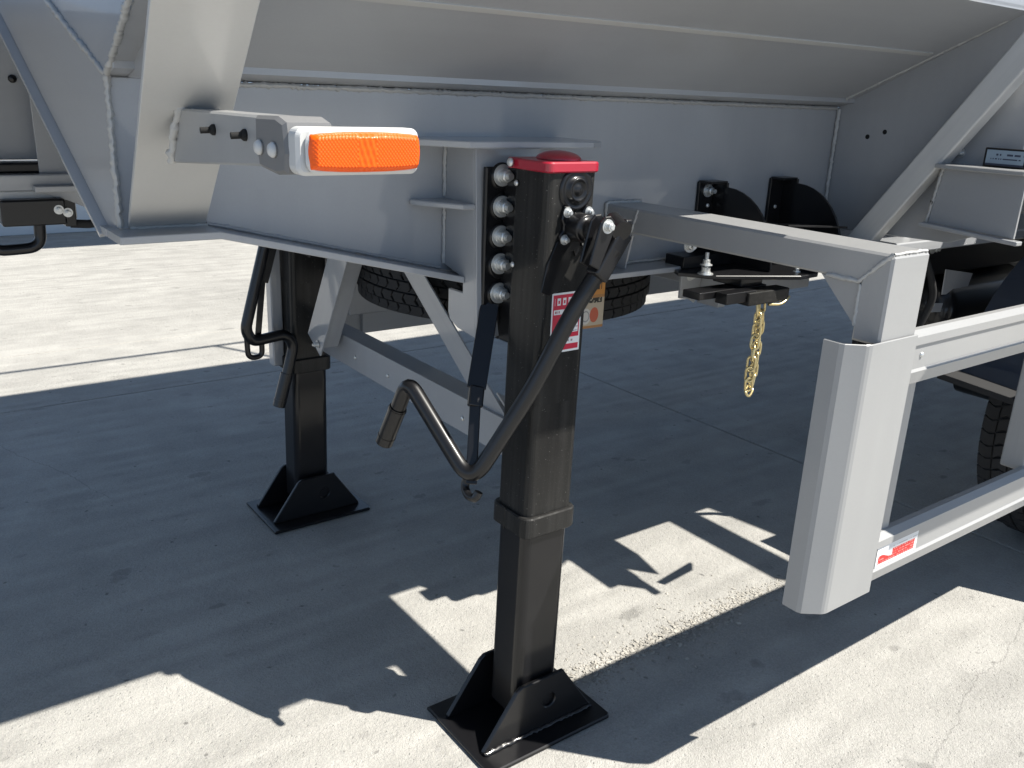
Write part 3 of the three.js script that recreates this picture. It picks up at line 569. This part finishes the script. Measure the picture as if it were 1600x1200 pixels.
// ---------------------------------------------------------------- running gear at the right edge
function tyreParts(R, W, rim, parent, rows, ax) {          // about the y axis, centred at 0
  const prof = [[rim, -W / 2 + 0.02], [R - 0.13, -W / 2 - 0.004], [R - 0.07, -W / 2], [R - 0.03, -W / 2 + 0.012], [R - 0.016, -W / 2 + 0.03], [R - 0.012, 0], [R - 0.016, W / 2 - 0.03], [R - 0.03, W / 2 - 0.012], [R - 0.07, W / 2], [R - 0.13, W / 2 + 0.004], [rim, W / 2 - 0.02]];
  const body = new THREE.LatheGeometry(prof.map(([r, y]) => new THREE.Vector2(r, y)), 96);
  const tread = [];
  const n = 64, bw = (W - 0.03) / rows;
  for (let j = 0; j < rows; j++) for (let k = 0; k < n; k++) {
    const a = (k + (j % 2) * 0.5 + 0.18 * Math.sin(j)) / n * Math.PI * 2, len = R * Math.PI * 2 / n;
    const w = bw * 0.86, h = len * 0.86, sk = len * 0.16 * (j % 2 ? 1 : -1);
    const s = new THREE.Shape([[-w / 2, -h / 2 - sk], [-w * 0.1, -h / 2 + sk * 0.6], [w / 2, -h / 2 - sk * 0.3], [w / 2, h / 2 - sk * 0.3], [w * 0.1, h / 2 + sk * 0.6], [-w / 2, h / 2 - sk]].map((p) => new THREE.Vector2(...p)));
    const g = new THREE.ExtrudeGeometry(s, { depth: 0.017, bevelEnabled: true, bevelSize: 0.0015, bevelThickness: 0.0015, bevelOffset: -0.0015, bevelSegments: 1 });
    const y = -W / 2 + 0.015 + bw * (j + 0.5), edge = j === 0 || j === rows - 1 ? 0.008 : 0;
    g.rotateZ(Math.PI / 2); // width along y
    g.translate(0, 0, R - 0.02 - edge); g.rotateY(a); g.translate(0, y, 0);
    tread.push(g);
  }
  if (ax) { body.rotateX(Math.PI / 2); for (const g of tread) g.rotateX(Math.PI / 2); }
  mesh('tyre', body, M.rubber, parent); mesh('tread', tread, M.rubber, parent);
}
{
  const w = group('wheel', T);
  tyreParts(0.5, 0.3, 0.29, w, 5, true);
  const rim = new THREE.LatheGeometry([[0.02, 0.04], [0.1, 0.05], [0.14, 0.02], [0.2, 0.0], [0.25, 0.02], [0.28, 0.1], [0.3, 0.13], [0.29, -0.12]].map((p) => new THREE.Vector2(...p)), 48); rim.rotateX(Math.PI / 2);
  mesh('rim', rim, M.grey, w);
  w.position.set(3.47, 0.5, -1.16);
  const w2 = w.clone(); w2.position.set(4.8, 0.5, -1.16); T.add(w2);
  mesh('axle', rod([3.47, 0.5, -1.2], [3.47, 0.5, -1.62], 0.065), M.black, T);
  const m = group('mudguard', T);
  const arc = []; const N = 18; for (let k = 0; k <= N; k++) { const t = (168 - k * 7.6) * Math.PI / 180; arc.push([3.47 + 0.62 * Math.cos(t), 0.52 + 0.6 * Math.sin(t)]); }
  const inner = arc.map(([x, y]) => [3.47 + (x - 3.47) * 0.985, 0.52 + (y - 0.52) * 0.985]).reverse();
  mesh('arch', prism('z', arc.concat(inner), -1.36, -0.95, 0.001), M.darkBlue, m);
  mesh('front_lip', slab([[2.77, 0.69, -1.37], [2.77, 0.665, -1.0], [3.05, 0.655, -1.0], [3.05, 0.68, -1.37]], 0.02, [0, -1, 0]), M.rubber, m);  // black rubber colour stands in for the shade under the arch
  for (const [x, z] of [[2.80, -1.3], [2.86, -1.2], [2.9, -1.1]]) mesh('bolt', boltGeo([x, 0.67, z], [-0.2, -1, 0], 0.4, 0.004), M.zinc, m);
  const u = group('suspension', T);
  mesh('top_beam', box(2.36, 3.9, 1.08, 1.115, -1.70, -1.45, 0.006), M.grey, u);
  mesh('side_rail', box(2.5, 3.9, 0.96, 1.079, -1.66, -1.55, 0.006), M.black, u);
  mesh('air_tank', [turned([3.0, 0.82, -1.62], [1, 0, 0], [[0, 0], [0.08, 0.005], [0.12, 0.03], [0.13, 0.07], [0.13, 0.6], [0.1, 0.66], [0, 0.67]], 32)], M.black, u);
  mesh('hanger_plate', prism('z', [[2.7, 1.085], [2.93, 1.085], [2.93, 1.06], [2.77, 1.045], [2.735, 0.98], [2.715, 0.98]], -1.545, -1.538), M.grey, u);
  for (const [x, y] of [[2.82, 1.055], [2.9, 1.062]]) mesh('bolt', boltGeo([x, y, -1.536], [0, 0, 1], 0.8, 0.01), M.zinc, u);
  mesh('air_hose', sweep(bent([[2.82, 1.05, -1.52], [2.86, 0.97, -1.5], [2.9, 0.9, -1.5], [2.88, 0.8, -1.52]], 0.06), 0.012), M.rubber, u);
  mesh('air_hose', sweep(bent([[2.82, 1.05, -1.52], [2.74, 0.93, -1.5], [2.66, 0.78, -1.5]], 0.06), 0.01), M.rubber, u);
  mesh('light_patch', prism('z', [[2.995, 0.985], [3.19, 0.955], [3.165, 0.885], [3.0, 0.895]], -1.53, -1.526), M.grey, u);  // plate stands in for sunlit ground glimpsed through a gap
  mesh('light_patch', prism('z', [[2.95, 0.87], [3.05, 0.86], [3.03, 0.83], [2.95, 0.838]], -1.53, -1.526), M.grey, u);
  mesh('back_panel', box(2.8, 5.6, 0.62, 1.07, -1.715, -1.69, 0.005), M.black, u);
  mesh('lower_arm', slab([[2.32, 0.84, -1.28], [2.52, 0.86, -1.3], [2.46, 0.80, -1.3], [2.31, 0.80, -1.28]], 0.012, [0, 0, -1]), M.grey, u);
  mesh('shelf_clips', [box(2.5, 2.56, 1.116, 1.135, -1.6, -1.55), box(2.68, 2.72, 1.116, 1.14, -1.56, -1.52)], M.zinc, u);
}
// ---------------------------------------------------------------- spare tyre lying under the beams
const spare = group('spare_tyre', scene);
tag(spare, 'spare black tyre lying flat in the carrier under the trailer beams', 'tyre');
{
  tyreParts(0.49, 0.2, 0.27, spare, 5, false);
  const rim = new THREE.LatheGeometry([[0.05, -0.02], [0.12, -0.02], [0.2, 0.04], [0.25, -0.05], [0.28, -0.085], [0.28, 0.085]].map((p) => new THREE.Vector2(...p)), 48);
  mesh('rim', rim, M.grey, spare);
  const lab = texture(256, (u, v) => {
    if (v > 0.66) return (v > 0.76 && v < 0.9 && u > 0.18 && u < 0.86 && hash(Math.floor(u * 18), 3, 3) > 0.3) ? [0.03, 0.02, 0.015] : [0.6, 0.27, 0.06];
    if (v > 0.5 && v < 0.6 && u > 0.1 && u < 0.9) return hash(Math.floor(u * 30), Math.floor(v * 40), 4) > 0.2 ? [0.03, 0.03, 0.025] : [0.5, 0.45, 0.35];
    const d = Math.hypot((u - 0.62) / 0.17, (v - 0.26) / 0.15), d2 = Math.hypot((u - 0.3) / 0.2, (v - 0.24) / 0.16);
    if (d < 1) return [0.55, 0.12, 0.06]; if (d2 < 1) return d2 > 0.55 && d2 < 0.7 ? [0.3, 0.3, 0.3] : [0.62, 0.6, 0.56];
    return v < 0.05 || v > 0.6 ? [0.45, 0.22, 0.08] : [0.52, 0.44, 0.33];
  }, true, 1, 384);
  const g = new THREE.CylinderGeometry(0.496, 0.496, 0.15, 12, 1, true, -0.17, 0.19); g.translate(0, -0.02, 0);
  const l = mesh('label', g, std({ map: lab, roughness: 0.5, side: THREE.DoubleSide }), spare, 'orange and cream printed paper label on the tread');
  spare.position.set(1.715, 0.952, -2.36);
}
// ---------------------------------------------------------------- chain hanging from the winch
const chain = group('chain', scene);
tag(chain, 'short yellow zinc plated chain hanging in a loop under the black winch block', 'chain');
{
  const path = new THREE.CatmullRomCurve3([[1.925, 0.99, -1.47], [1.925, 0.945, -1.465], [1.922, 0.89, -1.462], [1.915, 0.83, -1.46], [1.917, 0.765, -1.462], [1.932, 0.738, -1.47], [1.951, 0.765, -1.478], [1.958, 0.82, -1.482], [1.962, 0.88, -1.485], [1.962, 0.93, -1.485], [1.95, 0.99, -1.48]].map((p) => V(...p)));
  const pitch = 0.0315, n = Math.round(path.getLength() / pitch);
  const pts = []; for (let k = 0; k < 28; k++) { const t = k / 28 * Math.PI * 2, r = 0.0105; pts.push(V(r * Math.cos(t), (Math.sin(t) >= 0 ? 1 : -1) * 0.0105 + r * Math.sin(t), 0)); }
  const link = new THREE.TubeGeometry(new THREE.CatmullRomCurve3(pts, true), 48, 0.0037, 8, true);
  for (let i = 0; i < n; i++) {
    const t = (i + 0.5) / n, p = path.getPointAt(t), d = path.getTangentAt(t);
    const m = mesh('link', link, M.brass, chain);
    m.position.copy(p);
    const q = new THREE.Quaternion().setFromUnitVectors(V(0, 1, 0), d);
    m.quaternion.copy(q).multiply(new THREE.Quaternion().setFromAxisAngle(V(0, 1, 0), (i % 2 ? 1.15 : -0.42) + 0.5 * (rnd() - 0.5)));
  }
  mesh('hook_rod', sweep(bent([[1.955, 0.985, -1.46], [2.0, 0.982, -1.45], [2.035, 1.0, -1.455]], 0.02), 0.004), M.brass, chain);
}
// ---------------------------------------------------------------- crumbled concrete along the old crack
{
  const base = new THREE.TetrahedronGeometry(1, 1);
  const N = 5200, im = new THREE.InstancedMesh(base, std({ map: paintMap, color: C(0.36, 0.348, 0.32), roughness: 0.95 }), N);
  const mt = new THREE.Matrix4(), q = new THREE.Quaternion(), e = new THREE.Euler();
  for (let i = 0; i < N; i++) {
    const far = rnd() < 0.22, t = rnd(), x = 1.15 + 1.2 * t, spread = (0.014 + 0.05 * fbm(t, 0.3, 9, 3, 91)) * (far ? 4 : 1);
    const z = -1.475 - 0.03 * fbm(t, 0.7, 5, 2, 71) + (rnd() + rnd() + rnd() - 1.5) * spread * 1.3;
    const r = (0.001 + 0.0068 * rnd() ** 4 * (0.5 + 0.5 * Math.sin(Math.min(1, t * 1.1) * 3.1))) * (far ? 0.7 : 1);
    e.set(rnd() * 0.7 - 0.35, rnd() * 6.28, rnd() * 0.7 - 0.35); q.setFromEuler(e);
    mt.compose(V(x, r * 0.12, z), q, V(r * (0.7 + rnd()), r * (0.35 + 0.25 * rnd()), r * (0.7 + rnd() * 0.9)));
    im.setMatrixAt(i, mt); const k = 0.7 + 0.5 * rnd(); im.setColorAt(i, new THREE.Color(k, k * 0.98, k * 0.95));
  }
  im.name = 'concrete_crumbs'; im.castShadow = im.receiveShadow = true; scene.add(im);
  tag(im, 'pale loose concrete crumbs along a worn crack right of the near leg', 'rubble', null, 'stuff');
}
// bring group origins to the base of each thing
function rebase(o, x, y, z) { o.position.x += x; o.position.y += y; o.position.z += z; for (const c of o.children) { c.position.x -= x; c.position.y -= y; c.position.z -= z; } }
rebase(T, 1.16, 0, -2.137);

renderer.render(scene, camera);
